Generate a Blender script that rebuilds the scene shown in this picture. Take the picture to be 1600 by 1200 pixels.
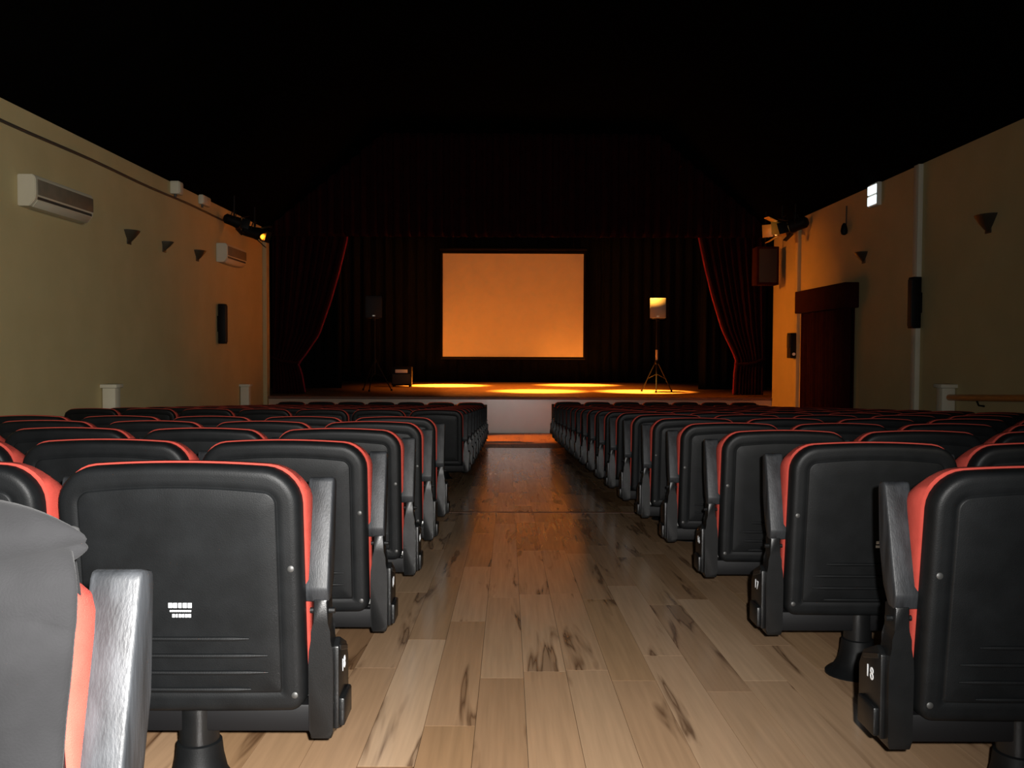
import bpy, bmesh, math, random
from mathutils import Vector, Matrix, Euler

random.seed(7)
for o in list(bpy.data.objects):
    bpy.data.objects.remove(o, do_unlink=True)
scene = bpy.context.scene
COL = scene.collection
R = math.radians

# ------------------------------------------------------------------ camera
H = 0.95                      # eye height above the floor below the camera
FPX = 1470.0
cam_data = bpy.data.cameras.new('camera')
cam_data.sensor_width = 36.0
cam_data.lens = 36.0 * FPX / 1600.0
cam_data.clip_start = 0.05
cam_data.clip_end = 200
cam = bpy.data.objects.new('camera', cam_data)
COL.objects.link(cam)
cam.location = (0, 0, H)
CROT = (Matrix.Rotation(R(-0.23), 3, 'Z') @ Matrix.Rotation(R(90 - 2.14), 3, 'X') @ Matrix.Rotation(R(0.22), 3, 'Z'))
cam.rotation_euler = CROT.to_euler()
scene.camera = cam

# ------------------------------------------------------------------ light
scene.view_settings.view_transform = 'Standard'
scene.view_settings.look = 'None'
scene.view_settings.gamma = 1.0
scene.view_settings.use_curve_mapping = False
scene.view_settings.exposure = 0.0
world = bpy.data.worlds.new('world')
scene.world = world
world.use_nodes = True
world.node_tree.nodes['Background'].inputs[0].default_value = (0.5, 0.45, 0.4, 1)
world.node_tree.nodes['Background'].inputs[1].default_value = 0.0

def lamp(name, kind, loc, target, power, color, size=0.05, angle=60, blend=0.5):
    d = bpy.data.lights.new(name, kind)
    d.energy = power
    d.color = color
    if kind == 'SPOT':
        d.spot_size = R(angle); d.spot_blend = blend; d.shadow_soft_size = size
    elif kind == 'POINT':
        d.shadow_soft_size = size
    else:
        d.size = size
    o = bpy.data.objects.new(name, d)
    COL.objects.link(o)
    o.location = loc
    v = Vector(target) - Vector(loc)
    o.rotation_euler = v.to_track_quat('-Z', 'Y').to_euler()
    return o

WARM = (1.0, 0.31, 0.03)
XR_ = 5.76
AMBER = (1.0, 0.26, 0.012)
# the camera's own flash
lamp('camera_flash', 'SPOT', (0.045, -0.03, H + 0.045), (-3.5, 10, H + 0.8), 1050, (1.0, 0.975, 0.94), 0.012, 125, 1.0)
# lamps over the stage: pools on the boards
ZS = H - 1.046                # stage floor level
for i, (x, y, p) in enumerate([(-1.75, 26.6, 23000), (0.75, 23.3, 17500), (2.0, 27.3, 13500), (3.35, 23.3, 17500)]):
    lamp('stage_lamp_light', 'SPOT', (x, y - 0.3, H + 3.1), (x, y, ZS), p, (1.0, 0.42, 0.06), 0.08, 37, 1.0)
# lamp that washes the projection screen
lamp('screen_wash_light', 'SPOT', (0.14, 22.6, H + 2.3), (0.14, 28.6, H + 1.35), 134, (1.0, 0.28, 0.012), 0.1, 70, 0.5)
lamp('stage_wash_light', 'SPOT', (0.6, 24.6, H + 3.3), (0.6, 25.0, ZS), 1500, WARM, 0.2, 105, 1.0)
# lamps on the side brackets in front of the stage
lamp('bracket_light', 'SPOT', (5.25, 18.9, H + 2.3), (-5.3, 18.4, H + 1.7), 600, AMBER, 0.1, 44, 1.0)
lamp('bracket_light', 'SPOT', (-4.9, 18.7, H + 2.2), (5.76, 19.6, H - 0.7), 3700, AMBER, 0.1, 44, 1.0)
lamp('bracket_light', 'SPOT', (-4.85, 17.6, H + 2.25), (0.25, 19.2, -1.0), 3000, WARM, 0.05, 19, 0.8)
# added fill lamp behind the camera on the right, brightens the left wall
lamp('added_fill_light', 'SPOT', (XR_ - 0.28, -2.6, H + 1.75), (-5.3, 11.0, H + 1.1), 1900, (1.0, 0.9, 0.7), 0.12, 34, 1.0)

# ------------------------------------------------------------------ helpers
def ray(px, py):
    v = Vector(((px - 800) / FPX, -(py - 600) / FPX, -1.0))
    return (CROT @ v)
def at_x(px, py, X):          # world point on the plane x = X
    v = ray(px, py); t = X / v.x
    return Vector((X, v.y * t, H + v.z * t))
def at_y(px, py, Y):          # world point on the plane y = Y
    v = ray(px, py); t = Y / v.y
    return Vector((v.x * t, Y, H + v.z * t))

D1, YF = 7.4, 17.4
def floor_z(d):
    d = min(d, YF)             # level from here to the stage
    return -0.0463 * d if d < D1 else -0.0463 * D1 - 0.0545 * (d - D1)

def bm_new(): return bmesh.new()

def box(bm, x0, x1, y0, y1, z0, z1, bev=0.0, seg=2):
    t = bmesh.new()
    bmesh.ops.create_cube(t, size=1)
    for v in t.verts:
        v.co = Vector((x0 + (v.co.x + .5) * (x1 - x0), y0 + (v.co.y + .5) * (y1 - y0), z0 + (v.co.z + .5) * (z1 - z0)))
    if bev > 0:
        bmesh.ops.bevel(t, geom=list(t.edges), offset=bev, segments=seg, affect='EDGES', profile=0.5)
    merge(bm, t)
    return bm

def merge(bm, t, mat=None):
    me = bpy.data.meshes.new('tmp'); t.to_mesh(me); t.free()
    if mat is not None: me.transform(mat)
    bm.from_mesh(me); bpy.data.meshes.remove(me)

def tube(bm, pts, r, n=10, cap=True):
    """tube along points; r number or list"""
    pts = [Vector(p) for p in pts]
    rs = r if isinstance(r, (list, tuple)) else [r] * len(pts)
    rings = []
    up = None
    for i, p in enumerate(pts):
        a = pts[max(i - 1, 0)]; b = pts[min(i + 1, len(pts) - 1)]
        t = (b - a).normalized()
        if up is None:
            ref = Vector((0, 0, 1)) if abs(t.z) < .9 else Vector((1, 0, 0))
            up = t.cross(ref).normalized()
        up = (up - t * up.dot(t)).normalized()
        s = t.cross(up)
        rings.append([bm.verts.new(p + rs[i] * (math.cos(2 * math.pi * k / n) * up + math.sin(2 * math.pi * k / n) * s)) for k in range(n)])
    for A, B in zip(rings, rings[1:]):
        for k in range(n):
            bm.faces.new((A[k], A[(k + 1) % n], B[(k + 1) % n], B[k]))
    if cap:
        bm.faces.new(rings[0][::-1]); bm.faces.new(rings[-1])
    return bm

def lathe(bm, prof, n=24, c=(0, 0, 0)):
    """profile (r,z) about the z axis"""
    rings = []
    for r, z in prof:
        rings.append([bm.verts.new((c[0] + r * math.cos(2 * math.pi * k / n), c[1] + r * math.sin(2 * math.pi * k / n), c[2] + z)) for k in range(n)])
    for A, B in zip(rings, rings[1:]):
        for k in range(n):
            bm.faces.new((A[k], A[(k + 1) % n], B[(k + 1) % n], B[k]))
    bm.faces.new(rings[0][::-1]); bm.faces.new(rings[-1])
    return bm

def prism(bm, poly, axis, a, b):
    """extrude polygon (2D) along an axis ('x','y','z')"""
    def P(u, v, w):
        return {'x': (w, u, v), 'y': (u, w, v), 'z': (u, v, w)}[axis]
    A = [bm.verts.new(P(u, v, a)) for u, v in poly]
    B = [bm.verts.new(P(u, v, b)) for u, v in poly]
    n = len(poly)
    for k in range(n):
        bm.faces.new((A[k], A[(k + 1) % n], B[(k + 1) % n], B[k]))
    bm.faces.new(A[::-1]); bm.faces.new(B)
    return bm

def loft(bm, rings, closed_ends=True):
    vr = [[bm.verts.new(p) for p in r] for r in rings]
    n = len(vr[0])
    for A, B in zip(vr, vr[1:]):
        for k in range(n):
            bm.faces.new((A[k], A[(k + 1) % n], B[(k + 1) % n], B[k]))
    if closed_ends:
        bm.faces.new(vr[0][::-1]); bm.faces.new(vr[-1])
    return bm

def to_mesh(name, bm, mat=None, smooth=True, ang=38):
    bmesh.ops.recalc_face_normals(bm, faces=list(bm.faces))
    if smooth:
        for f in bm.faces: f.smooth = True
        for e in bm.edges:
            if len(e.link_faces) == 2:
                e.smooth = e.calc_face_angle(0) < R(ang)
    me = bpy.data.meshes.new(name)
    bm.to_mesh(me); bm.free()
    if mat: me.materials.append(mat)
    return me

def put(name, me, parent=None, loc=None, rot=None):
    o = bpy.data.objects.new(name, me)
    COL.objects.link(o)
    if loc is not None: o.location = loc
    if rot is not None: o.rotation_euler = rot
    if parent: o.parent = parent
    return o

def obj(name, bm, mat, parent=None, loc=None, rot=None, smooth=True, ang=38):
    return put(name, to_mesh(name, bm, mat, smooth, ang), parent, loc, rot)

def tag(o, label=None, cat=None, group=None, kind=None):
    if label: o['label'] = label
    if cat: o['category'] = cat
    if group: o['group'] = group
    if kind: o['kind'] = kind
    return o

def thing(name, label, cat, loc=(0, 0, 0), rotz=0, group=None):
    o = bpy.data.objects.new(name, None)
    o.empty_display_size = 0.1
    COL.objects.link(o)
    o.location = loc; o.rotation_euler = (0, 0, rotz)
    return tag(o, label, cat, group)

def struct(name, bm, mat, label=None, smooth=False, parent=None):
    o = obj(name, bm, mat, parent, smooth=smooth)
    if parent is None:
        tag(o, label, None, None, 'structure')
    return o

# ------------------------------------------------------------------ materials
def mat_base(name, color, rough=0.5, metal=0.0, spec=0.5):
    m = bpy.data.materials.new(name)
    m.use_nodes = True
    b = m.node_tree.nodes['Principled BSDF']
    b.inputs['Base Color'].default_value = (*color, 1)
    b.inputs['Roughness'].default_value = rough
    b.inputs['Metallic'].default_value = metal
    b.inputs['Specular IOR Level'].default_value = spec
    return m, m.node_tree, b

def noise_mat(name, c1, c2, scale=8, rough=0.5, bump=0.0, bscale=200, metal=0.0, spec=0.5, stretch=(1, 1, 1), detail=4, coord='Object', sheen=0.0):
    m, nt, b = mat_base(name, c1, rough, metal, spec)
    N = nt.nodes; L = nt.links
    tc = N.new('ShaderNodeTexCoord'); mp = N.new('ShaderNodeMapping')
    mp.inputs['Scale'].default_value = stretch
    L.new(tc.outputs[coord], mp.inputs[0])
    n = N.new('ShaderNodeTexNoise'); n.inputs['Scale'].default_value = scale; n.inputs['Detail'].default_value = detail
    L.new(mp.outputs[0], n.inputs['Vector'])
    r = N.new('ShaderNodeValToRGB')
    r.color_ramp.elements[0].color = (*c1, 1); r.color_ramp.elements[0].position = 0.35
    r.color_ramp.elements[1].color = (*c2, 1); r.color_ramp.elements[1].position = 0.7
    L.new(n.outputs['Fac'], r.inputs[0]); L.new(r.outputs[0], b.inputs['Base Color'])
    if bump:
        n2 = N.new('ShaderNodeTexNoise'); n2.inputs['Scale'].default_value = bscale; n2.inputs['Detail'].default_value = 3
        L.new(mp.outputs[0], n2.inputs['Vector'])
        bp = N.new('ShaderNodeBump'); bp.inputs['Strength'].default_value = bump; bp.inputs['Distance'].default_value = 0.01
        L.new(n2.outputs['Fac'], bp.inputs['Height']); L.new(bp.outputs[0], b.inputs['Normal'])
    if sheen:
        b.inputs['Sheen Weight'].default_value = sheen
    return m

def wood_floor(name, tones, dark, rough, coat=0.0, tone_mul=1.0):
    m, nt, b = mat_base(name, tones[0], rough, 0, 0.6)
    N = nt.nodes; L = nt.links
    geo = N.new('ShaderNodeNewGeometry'); oi = N.new('ShaderNodeObjectInfo')
    add = N.new('ShaderNodeMath'); add.operation = 'ADD'
    L.new(oi.outputs['Random'], add.inputs[0]); L.new(geo.outputs['Random Per Island'], add.inputs[1])
    fr = N.new('ShaderNodeMath'); fr.operation = 'FRACT'; L.new(add.outputs[0], fr.inputs[0])
    ramp = N.new('ShaderNodeValToRGB'); ramp.color_ramp.interpolation = 'LINEAR'
    els = ramp.color_ramp.elements
    while len(els) < len(tones): els.new(0.5)
    for i, t in enumerate(tones):
        els[i].position = i / (len(tones) - 1); els[i].color = (*t, 1)
    L.new(fr.outputs[0], ramp.inputs[0])
    off = N.new('ShaderNodeMath'); off.operation = 'MULTIPLY'; off.inputs[1].default_value = 37.0
    L.new(fr.outputs[0], off.inputs[0])
    comb = N.new('ShaderNodeCombineXYZ'); L.new(off.outputs[0], comb.inputs[0]); L.new(off.outputs[0], comb.inputs[1])
    va = N.new('ShaderNodeVectorMath'); va.operation = 'ADD'
    L.new(geo.outputs['Position'], va.inputs[0]); L.new(comb.outputs[0], va.inputs[1])
    mp = N.new('ShaderNodeMapping'); mp.inputs['Scale'].default_value = (11, 1.0, 1)
    L.new(va.outputs[0], mp.inputs[0])
    n = N.new('ShaderNodeTexNoise'); n.inputs['Scale'].default_value = 1.0; n.inputs['Detail'].default_value = 3.5; n.inputs['Distortion'].default_value = 0.5
    L.new(mp.outputs[0], n.inputs['Vector'])
    kr = N.new('ShaderNodeValToRGB')
    e = kr.color_ramp.elements
    e[0].position = 0.0; e[0].color = (0, 0, 0, 1)
    e[1].position = 1.0; e[1].color = (0.45, 0.45, 0.45, 1)
    for p, v in ((0.57, 0.0), (0.61, 0.28), (0.645, 0.85), (0.665, 0.42), (0.72, 0.4)):
        q = e.new(p); q.color = (v, v, v, 1)
    L.new(n.outputs['Fac'], kr.inputs[0])
    mx = N.new('ShaderNodeMix'); mx.data_type = 'RGBA'
    L.new(kr.outputs[0], mx.inputs[0]); L.new(ramp.outputs[0], mx.inputs[6]); mx.inputs[7].default_value = (*dark, 1)
    # fine grain
    mp2 = N.new('ShaderNodeMapping'); mp2.inputs['Scale'].default_value = (60, 2.2, 1); L.new(va.outputs[0], mp2.inputs[0])
    n2 = N.new('ShaderNodeTexNoise'); n2.inputs['Scale'].default_value = 1.0; n2.inputs['Detail'].default_value = 3
    L.new(mp2.outputs[0], n2.inputs['Vector'])
    gr = N.new('ShaderNodeMapRange'); gr.inputs[3].default_value = 0.78; gr.inputs[4].default_value = 1.2
    L.new(n2.outputs['Fac'], gr.inputs[0])
    mul = N.new('ShaderNodeVectorMath'); mul.operation = 'SCALE'
    L.new(mx.outputs[2], mul.inputs[0]); L.new(gr.outputs[0], mul.inputs[3])
    L.new(mul.outputs[0], b.inputs['Base Color'])
    b.inputs['Coat Weight'].default_value = coat; b.inputs['Coat Roughness'].default_value = 0.1
    rr = N.new('ShaderNodeMapRange'); rr.inputs[3].default_value = rough * 0.8; rr.inputs[4].default_value = rough * 1.25
    L.new(n2.outputs['Fac'], rr.inputs[0]); L.new(rr.outputs[0], b.inputs['Roughness'])
    return m

M = {}
M['plastic'] = noise_mat('black_plastic', (0.0036, 0.0041, 0.0045), (0.0058, 0.0065, 0.0071), 14, 0.49, 0.08, 420, spec=0.175)
M['plastic_gloss'] = noise_mat('black_gloss_plastic', (0.0045, 0.0048, 0.005), (0.0068, 0.0072, 0.0076), 14, 0.36, 0.05, 300, spec=0.3)
M['red'] = noise_mat('red_upholstery', (0.29, 0.038, 0.027), (0.33, 0.045, 0.032), 30, 0.9, 0.3, 900, spec=0.15)
M['arm'] = noise_mat('black_grained_wood', (0.009, 0.0098, 0.011), (0.026, 0.028, 0.031), 5, 0.48, 0.09, 40, spec=0.28, stretch=(9, 9, 1.2), detail=6)
M['metal'] = mat_base('dull_steel', (0.55, 0.55, 0.53), 0.35, 0.9)[0]
M['screw'] = mat_base('dark_screw_steel', (0.07, 0.07, 0.068), 0.5, 0.6)[0]
M['white'] = mat_base('white_print', (0.85, 0.88, 0.9), 0.5)[0]
M['coat'] = noise_mat('grey_fleece', (0.0040, 0.0040, 0.0043), (0.0076, 0.0076, 0.0081), 9, 0.95, 0.15, 420, spec=0.1, sheen=0.02)
M['wall'] = noise_mat('cream_plaster', (0.50, 0.415, 0.225), (0.55, 0.455, 0.25), 1.5, 0.85, 0.1, 60, spec=0.2, coord='Object')
M['cream'] = noise_mat('cream_paint', (0.72, 0.69, 0.6), (0.78, 0.75, 0.66), 4, 0.6, spec=0.3)
M['postcream'] = noise_mat('aged_cream_paint', (0.6, 0.57, 0.46), (0.66, 0.62, 0.5), 4, 0.7, spec=0.2)
M['stagewall'] = noise_mat('stage_front_plaster', (0.50, 0.38, 0.27), (0.55, 0.42, 0.30), 2, 0.28, 0.02, 50, spec=1.0)
for n_ in M['stagewall'].node_tree.nodes:
    if n_.type == 'BSDF_PRINCIPLED': n_.inputs['Coat Weight'].default_value = 1.0; n_.inputs['Coat Roughness'].default_value = 0.26
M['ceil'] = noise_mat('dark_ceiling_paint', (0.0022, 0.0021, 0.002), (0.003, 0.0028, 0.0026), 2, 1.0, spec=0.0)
M['subfloor'] = mat_base('dark_joint', (0.05, 0.035, 0.02), 0.8)[0]
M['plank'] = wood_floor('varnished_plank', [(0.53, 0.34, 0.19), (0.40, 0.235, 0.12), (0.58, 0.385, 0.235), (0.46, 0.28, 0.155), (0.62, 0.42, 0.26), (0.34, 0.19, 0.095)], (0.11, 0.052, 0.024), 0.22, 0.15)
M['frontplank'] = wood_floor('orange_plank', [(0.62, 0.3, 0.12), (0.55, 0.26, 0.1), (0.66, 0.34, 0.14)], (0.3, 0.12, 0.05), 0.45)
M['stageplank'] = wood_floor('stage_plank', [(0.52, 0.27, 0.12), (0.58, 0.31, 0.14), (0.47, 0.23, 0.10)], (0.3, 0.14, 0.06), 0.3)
M['darkwood'] = noise_mat('dark_wood_trim', (0.12, 0.05, 0.025), (0.18, 0.075, 0.035), 6, 0.5, stretch=(1, 8, 8))
M['rail'] = noise_mat('orange_wood_rail', (0.5, 0.2, 0.06), (0.6, 0.26, 0.08), 6, 0.4, stretch=(8, 1, 8))
M['velvet'] = noise_mat('dark_red_velvet', (0.015, 0.0014, 0.002), (0.024, 0.0022, 0.003), 5, 0.9, 0.2, 120, spec=0.1, sheen=0.0)
M['velvet_dark'] = noise_mat('deep_maroon_cloth', (0.022, 0.003, 0.003), (0.03, 0.0042, 0.004), 5, 0.95, 0.2, 120, spec=0.1)
M['crimson'] = noise_mat('crimson_lit_hem', (0.22, 0.012, 0.03), (0.28, 0.018, 0.04), 6, 0.8, spec=0.2)  # light caught by the curtain edge is put into this colour
M['blackcloth'] = noise_mat('black_stage_cloth', (0.004, 0.004, 0.004), (0.006, 0.006, 0.006), 5, 1.0, spec=0.05)
M['screen'] = noise_mat('white_screen_fabric', (0.40, 0.39, 0.37), (0.42, 0.41, 0.39), 2, 0.9, spec=0.1)
M['blackmetal'] = mat_base('black_metal', (0.0045, 0.0045, 0.005), 0.55, 0.0, 0.15)[0]
M['grille'] = noise_mat('dark_speaker_grille', (0.012, 0.012, 0.012), (0.025, 0.025, 0.025), 300, 0.7)
M['acwhite'] = noise_mat('air_conditioner_plastic', (0.58, 0.54, 0.43), (0.62, 0.58, 0.47), 3, 0.45)
M['acgrille'] = noise_mat('brown_air_filter_panel', (0.16, 0.135, 0.1), (0.2, 0.165, 0.125), 8, 0.55)
M['louvre'] = mat_base('dark_louvre', (0.05, 0.045, 0.04), 0.6)[0]
M['sconce'] = noise_mat('bronze_sconce_glaze', (0.035, 0.028, 0.018), (0.05, 0.04, 0.026), 8, 0.5)
M['silver'] = noise_mat('pale_speaker_front', (0.3, 0.27, 0.2), (0.36, 0.32, 0.25), 250, 0.45)
M['lampyellow'] = mat_base('yellow_lit_lamp_body', (0.75, 0.42, 0.08), 0.4)[0]  # yellow light from the neighbouring lamp, put into the body colour
def emit(name, c, s):
    m, nt, b = mat_base(name, c, 0.4)
    b.inputs['Emission Color'].default_value = (*c, 1); b.inputs['Emission Strength'].default_value = s
    return m
M['glow'] = emit('lit_diffuser', (0.82, 0.95, 1.0), 1.3)
M['lens'] = emit('lit_lamp_lens', (1.0, 0.7, 0.25), 1.2)

# ------------------------------------------------------------------ the hall
XL, XR = -5.31, 5.76
YB, YP = -4.0, 20.5            # rear wall, stage front
YE = 29.7                      # back of the stage
ZT = H + 2.6                   # top of the side walls
ZC = H + 4.7                   # flat part of the ceiling

def wall_side(name, x0, x1):
    bm = bm_new(); box(bm, x0, x1, YB - .2, YP, -2.3, ZT)
    return struct(name, bm, M['wall'])
wall_side('wall_left', XL - 0.2, XL)
wall_side('wall_right', XR, XR + 0.2)
bm = bm_new(); box(bm, XL, XR, YB - .2, YB, -.3, ZC + .2); struct('wall_rear', bm, M['wall'])
# stage house
bm = bm_new(); box(bm, XL - 1.7, XL - 1.5, YP, YE + .2, -2.3, ZC); box(bm, XL - 1.7, XL - .2, YP - .2, YP, -2.3, ZC)
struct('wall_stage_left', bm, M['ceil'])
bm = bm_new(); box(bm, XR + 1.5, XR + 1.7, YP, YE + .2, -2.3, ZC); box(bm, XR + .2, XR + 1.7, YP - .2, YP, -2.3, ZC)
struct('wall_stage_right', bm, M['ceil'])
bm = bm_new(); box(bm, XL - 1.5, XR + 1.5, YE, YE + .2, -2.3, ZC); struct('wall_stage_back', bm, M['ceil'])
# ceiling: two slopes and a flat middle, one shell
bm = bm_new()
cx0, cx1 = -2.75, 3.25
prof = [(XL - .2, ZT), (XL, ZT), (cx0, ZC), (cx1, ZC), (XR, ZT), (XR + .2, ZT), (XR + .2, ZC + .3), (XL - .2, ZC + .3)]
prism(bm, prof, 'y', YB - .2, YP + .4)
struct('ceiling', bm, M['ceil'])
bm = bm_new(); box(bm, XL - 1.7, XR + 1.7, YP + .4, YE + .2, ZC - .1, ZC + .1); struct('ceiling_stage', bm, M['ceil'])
# narrow pale jambs where the walls meet the stage
bm = bm_new(); box(bm, XL, XL + .09, YP - .12, YP + .12, -2.1, ZT - .1, .01); struct('trim_1', bm, M['wall'])

# ---- floor
bm = bm_new()
pts = [(YB - .2, floor_z(YB - .2)), (D1, floor_z(D1)), (YF, floor_z(YF)), (YP, floor_z(YP))]
poly = [(y, z - .012) for y, z in pts] + [(YP, -2.6), (YB - .2, -2.6)]
prism(bm, poly, 'x', XL - .2, XR + .2)
floor = struct('floor', bm, M['subfloor'])
PW = 0.145
def plank_bm(bm, x0, x1, y0, y1, g=0.0006, th=0.012):
    b = 0.0002
    x0 += g; x1 -= g; y0 += g * .3; y1 -= g * .3
    za, zb = floor_z(y0), floor_z(y1)
    top = [bm.verts.new(p) for p in ((x0 + b, y0 + b, za), (x1 - b, y0 + b, za), (x1 - b, y1 - b, zb), (x0 + b, y1 - b, zb))]
    mid = [bm.verts.new(p) for p in ((x0, y0, za - b), (x1, y0, za - b), (x1, y1, zb - b), (x0, y1, zb - b))]
    bot = [bm.verts.new(p) for p in ((x0, y0, za - th), (x1, y0, za - th), (x1, y1, zb - th), (x0, y1, zb - th))]
    bm.faces.new(top)
    for A, B in ((top, mid), (mid, bot)):
        for k in range(4):
            bm.faces.new((A[k], B[k], B[(k + 1) % 4], A[(k + 1) % 4]))
cols = []
x = -5.31
while x < XR:
    cols.append((x, min(x + PW, XR))); x += PW
planks = []
rnd = random.Random(11)
for ci, (a, b) in enumerate(cols):
    for (s, e, L) in ((YB, D1 - .02, 1.22), (D1 + .02, YF, 1.22)):
        y = s - rnd.random() * L
        while y < e:
            y0, y1 = max(y, s), min(y + L, e)
            if y1 - y0 > .05: planks.append((a, b, y0, y1))
            y += L
def shown(p):                  # how large a plank shows
    a, b, y0, y1 = p
    d = (y0 + y1) / 2
    if d < 1.5: return 0
    c = (a + b) / 2
    vis = 1.0 if -.5 < c < .95 else (0.5 if (-1.1 < c < 1.7 and d < 6) else 0.05)
    return vis / (d * d)
planks.sort(key=shown, reverse=True)
for p in planks[:290]:
    bm = bm_new(); plank_bm(bm, *p)
    obj('plank', bm, M['plank'], floor, smooth=False)
bm = bm_new()
for p in planks[290:]: plank_bm(bm, *p)
o = obj('plank_field', bm, M['plank'], floor, smooth=False); o['kind'] = 'stuff'
# orange boards on the last stretch before the stage
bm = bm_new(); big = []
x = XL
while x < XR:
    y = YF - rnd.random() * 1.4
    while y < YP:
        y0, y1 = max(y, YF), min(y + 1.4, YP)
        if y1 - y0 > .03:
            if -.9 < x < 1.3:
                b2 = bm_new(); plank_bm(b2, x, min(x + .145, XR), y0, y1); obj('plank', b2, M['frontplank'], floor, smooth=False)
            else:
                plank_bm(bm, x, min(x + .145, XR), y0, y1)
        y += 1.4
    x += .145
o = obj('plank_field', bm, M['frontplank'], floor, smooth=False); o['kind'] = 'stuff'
# joint strip across the aisle where the slope changes
bm = bm_new(); box(bm, XL, XR, D1 - .02, D1 + .02, floor_z(D1) - .01, floor_z(D1) + .002); struct('trim_2', bm, M['darkwood'])

# ---- stage
bm = bm_new(); box(bm, XL, XR, YP + .02, YP + .22, -2.3, ZS - .06); struct('wall_stage_front', bm, M['stagewall'])
bm = bm_new(); box(bm, XL, XR, YP - .03, YP + .1, ZS - .06, ZS, .012); struct('trim_3', bm, M['darkwood'])
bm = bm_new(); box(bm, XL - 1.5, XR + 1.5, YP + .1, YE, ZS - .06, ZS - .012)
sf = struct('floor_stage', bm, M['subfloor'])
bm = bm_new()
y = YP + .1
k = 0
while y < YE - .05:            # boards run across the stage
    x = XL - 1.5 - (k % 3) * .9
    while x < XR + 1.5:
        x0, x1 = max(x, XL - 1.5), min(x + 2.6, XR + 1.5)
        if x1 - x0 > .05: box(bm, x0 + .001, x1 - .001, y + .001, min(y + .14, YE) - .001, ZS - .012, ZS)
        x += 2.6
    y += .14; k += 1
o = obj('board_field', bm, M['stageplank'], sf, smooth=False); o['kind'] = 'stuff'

# ------------------------------------------------------------------ seats
SW, SB, ST = 0.268, 0.22, 0.795
def tilt_y(z): return 0.062 - 0.115 * (z - SB)
def outline(inset, w=SW, zb=SB, zt=ST, rt=0.078, rb=0.035, arch=0.014, n=7):
    w = w - inset; zb = zb + inset; zt = zt - inset - arch
    rt = max(rt - inset, 0.014); rb = max(rb - inset, 0.009)
    P = []
    def arc(cx, cz, r, a0, a1):
        for i in range(n + 1):
            a = R(a0 + (a1 - a0) * i / n)
            P.append([cx + r * math.cos(a), cz + r * math.sin(a)])
    arc(-w + rb, zb + rb, rb, 180, 270)
    for i in range(1, 8): P.append([(-w + rb) + (2 * w - 2 * rb) * i / 8, zb])
    arc(w - rb, zb + rb, rb, 270, 360)
    for i in range(1, 6): P.append([w, zb + rb + (zt - rt - zb - rb) * i / 6])
    arc(w - rt, zt - rt, rt, 0, 90)
    for i in range(1, 12): P.append([(w - rt) - (2 * w - 2 * rt) * i / 12, zt])
    arc(-w + rt, zt - rt, rt, 90, 180)
    for i in range(1, 6): P.append([-w, zt - rt - (zt - rt - zb - rb) * i / 6])
    for p in P:
        s = min(max((p[1] - (zt - .2)) / .2, 0), 1)
        p[1] += arch * s * (1 - (p[0] / w) ** 2)
    return P
def curve_y(x): return 0.10 * x * x
def ring(pts, y, f=None):
    return [Vector((x, y + tilt_y(z) + curve_y(x) + (f(x, z) if f else 0), z)) for x, z in pts]
def shrink(pts, s):
    cx = 0; cz = (SB + ST) / 2
    return [[cx + (x - cx) * s, cz + (z - cz) * s] for x, z in pts]

def mesh_shell():
    bm = bm_new()
    inner = outline(0.050, rt=.078)
    ip = lambda i: outline(i, rt=.076)
    rings = [ring(shrink(inner, s), -0.004) for s in (0.12, 0.45, 0.8)]
    rings += [ring(ip(0.0535), -0.004), ring(ip(0.0515), -0.0034), ring(ip(0.049), 0.0005), ring(ip(0.0465), 0.0005), ring(ip(0.0445), -0.0008), ring(outline(0.033), -0.0011),
              ring(outline(0.022), -0.0012), ring(outline(0.013), -0.0004), ring(outline(0.0065), 0.003), ring(outline(0.002), 0.0095), ring(outline(0.0), 0.03), ring(outline(0.0), 0.047), ring(outline(0.006), 0.05)]
    rings += [ring(shrink(outline(.006), s), 0.05) for s in (.6, .15)]
    loft(bm, rings)
    return to_mesh('back_shell', bm, M['plastic'], ang=50)
def th(x, z):
    t = [(0.2, .035), (0.3, .04), (.5, .06), (.6, .085), (.67, .125), (.71, .12), (.75, .075), (.79, .04), (.83, .02)]
    for (a, u), (b, v) in zip(t, t[1:]):
        if a <= z <= b: return u + (v - u) * (z - a) / (b - a)
    return .03
def mesh_cushion():
    bm = bm_new()
    o0 = lambda i: outline(i, w=.2735, zb=.24, zt=.798, rt=.078)
    rings = [ring(shrink(o0(.006), s), .0505) for s in (.15, .6)]
    rings += [ring(o0(.006), .0505), ring(o0(0), .054), ring(o0(0), .05, lambda x, z: th(x, z) * .6), ring(o0(.006), .05, lambda x, z: th(x, z) * .85), ring(o0(.02), .05, lambda x, z: th(x, z) * .98), ring(o0(.045), .05, th)]
    rings += [ring(shrink(o0(.045), s), .05, lambda x, z: th(x, z) - .015 * (1 - s)) for s in (.7, .35, .1)]
    loft(bm, rings)
    return to_mesh('back_cushion', bm, M['red'], ang=60)
def rr(w, h, r, n=5):
    P = []
    for cx, cz, a0 in ((-w + r, -h + r, 180), (w - r, -h + r, 270), (w - r, h - r, 0), (-w + r, h - r, 90)):
        for i in range(n + 1):
            a = R(a0 + 90 * i / n); P.append((cx + r * math.cos(a), cz + r * math.sin(a)))
    return P
def pad_loft(bm, w, h, r, layers, tf):
    """layers: (inset, depth)"""
    loft(bm, [[tf(Vector((x, dpt, z))) for x, z in rr(w - i, h - i, max(r - i, .006))] for i, dpt in layers])
SEAT_TF = Matrix.Translation((0, 0.185, 0.44)) @ Matrix.Rotation(R(-7), 4, 'X')
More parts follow.
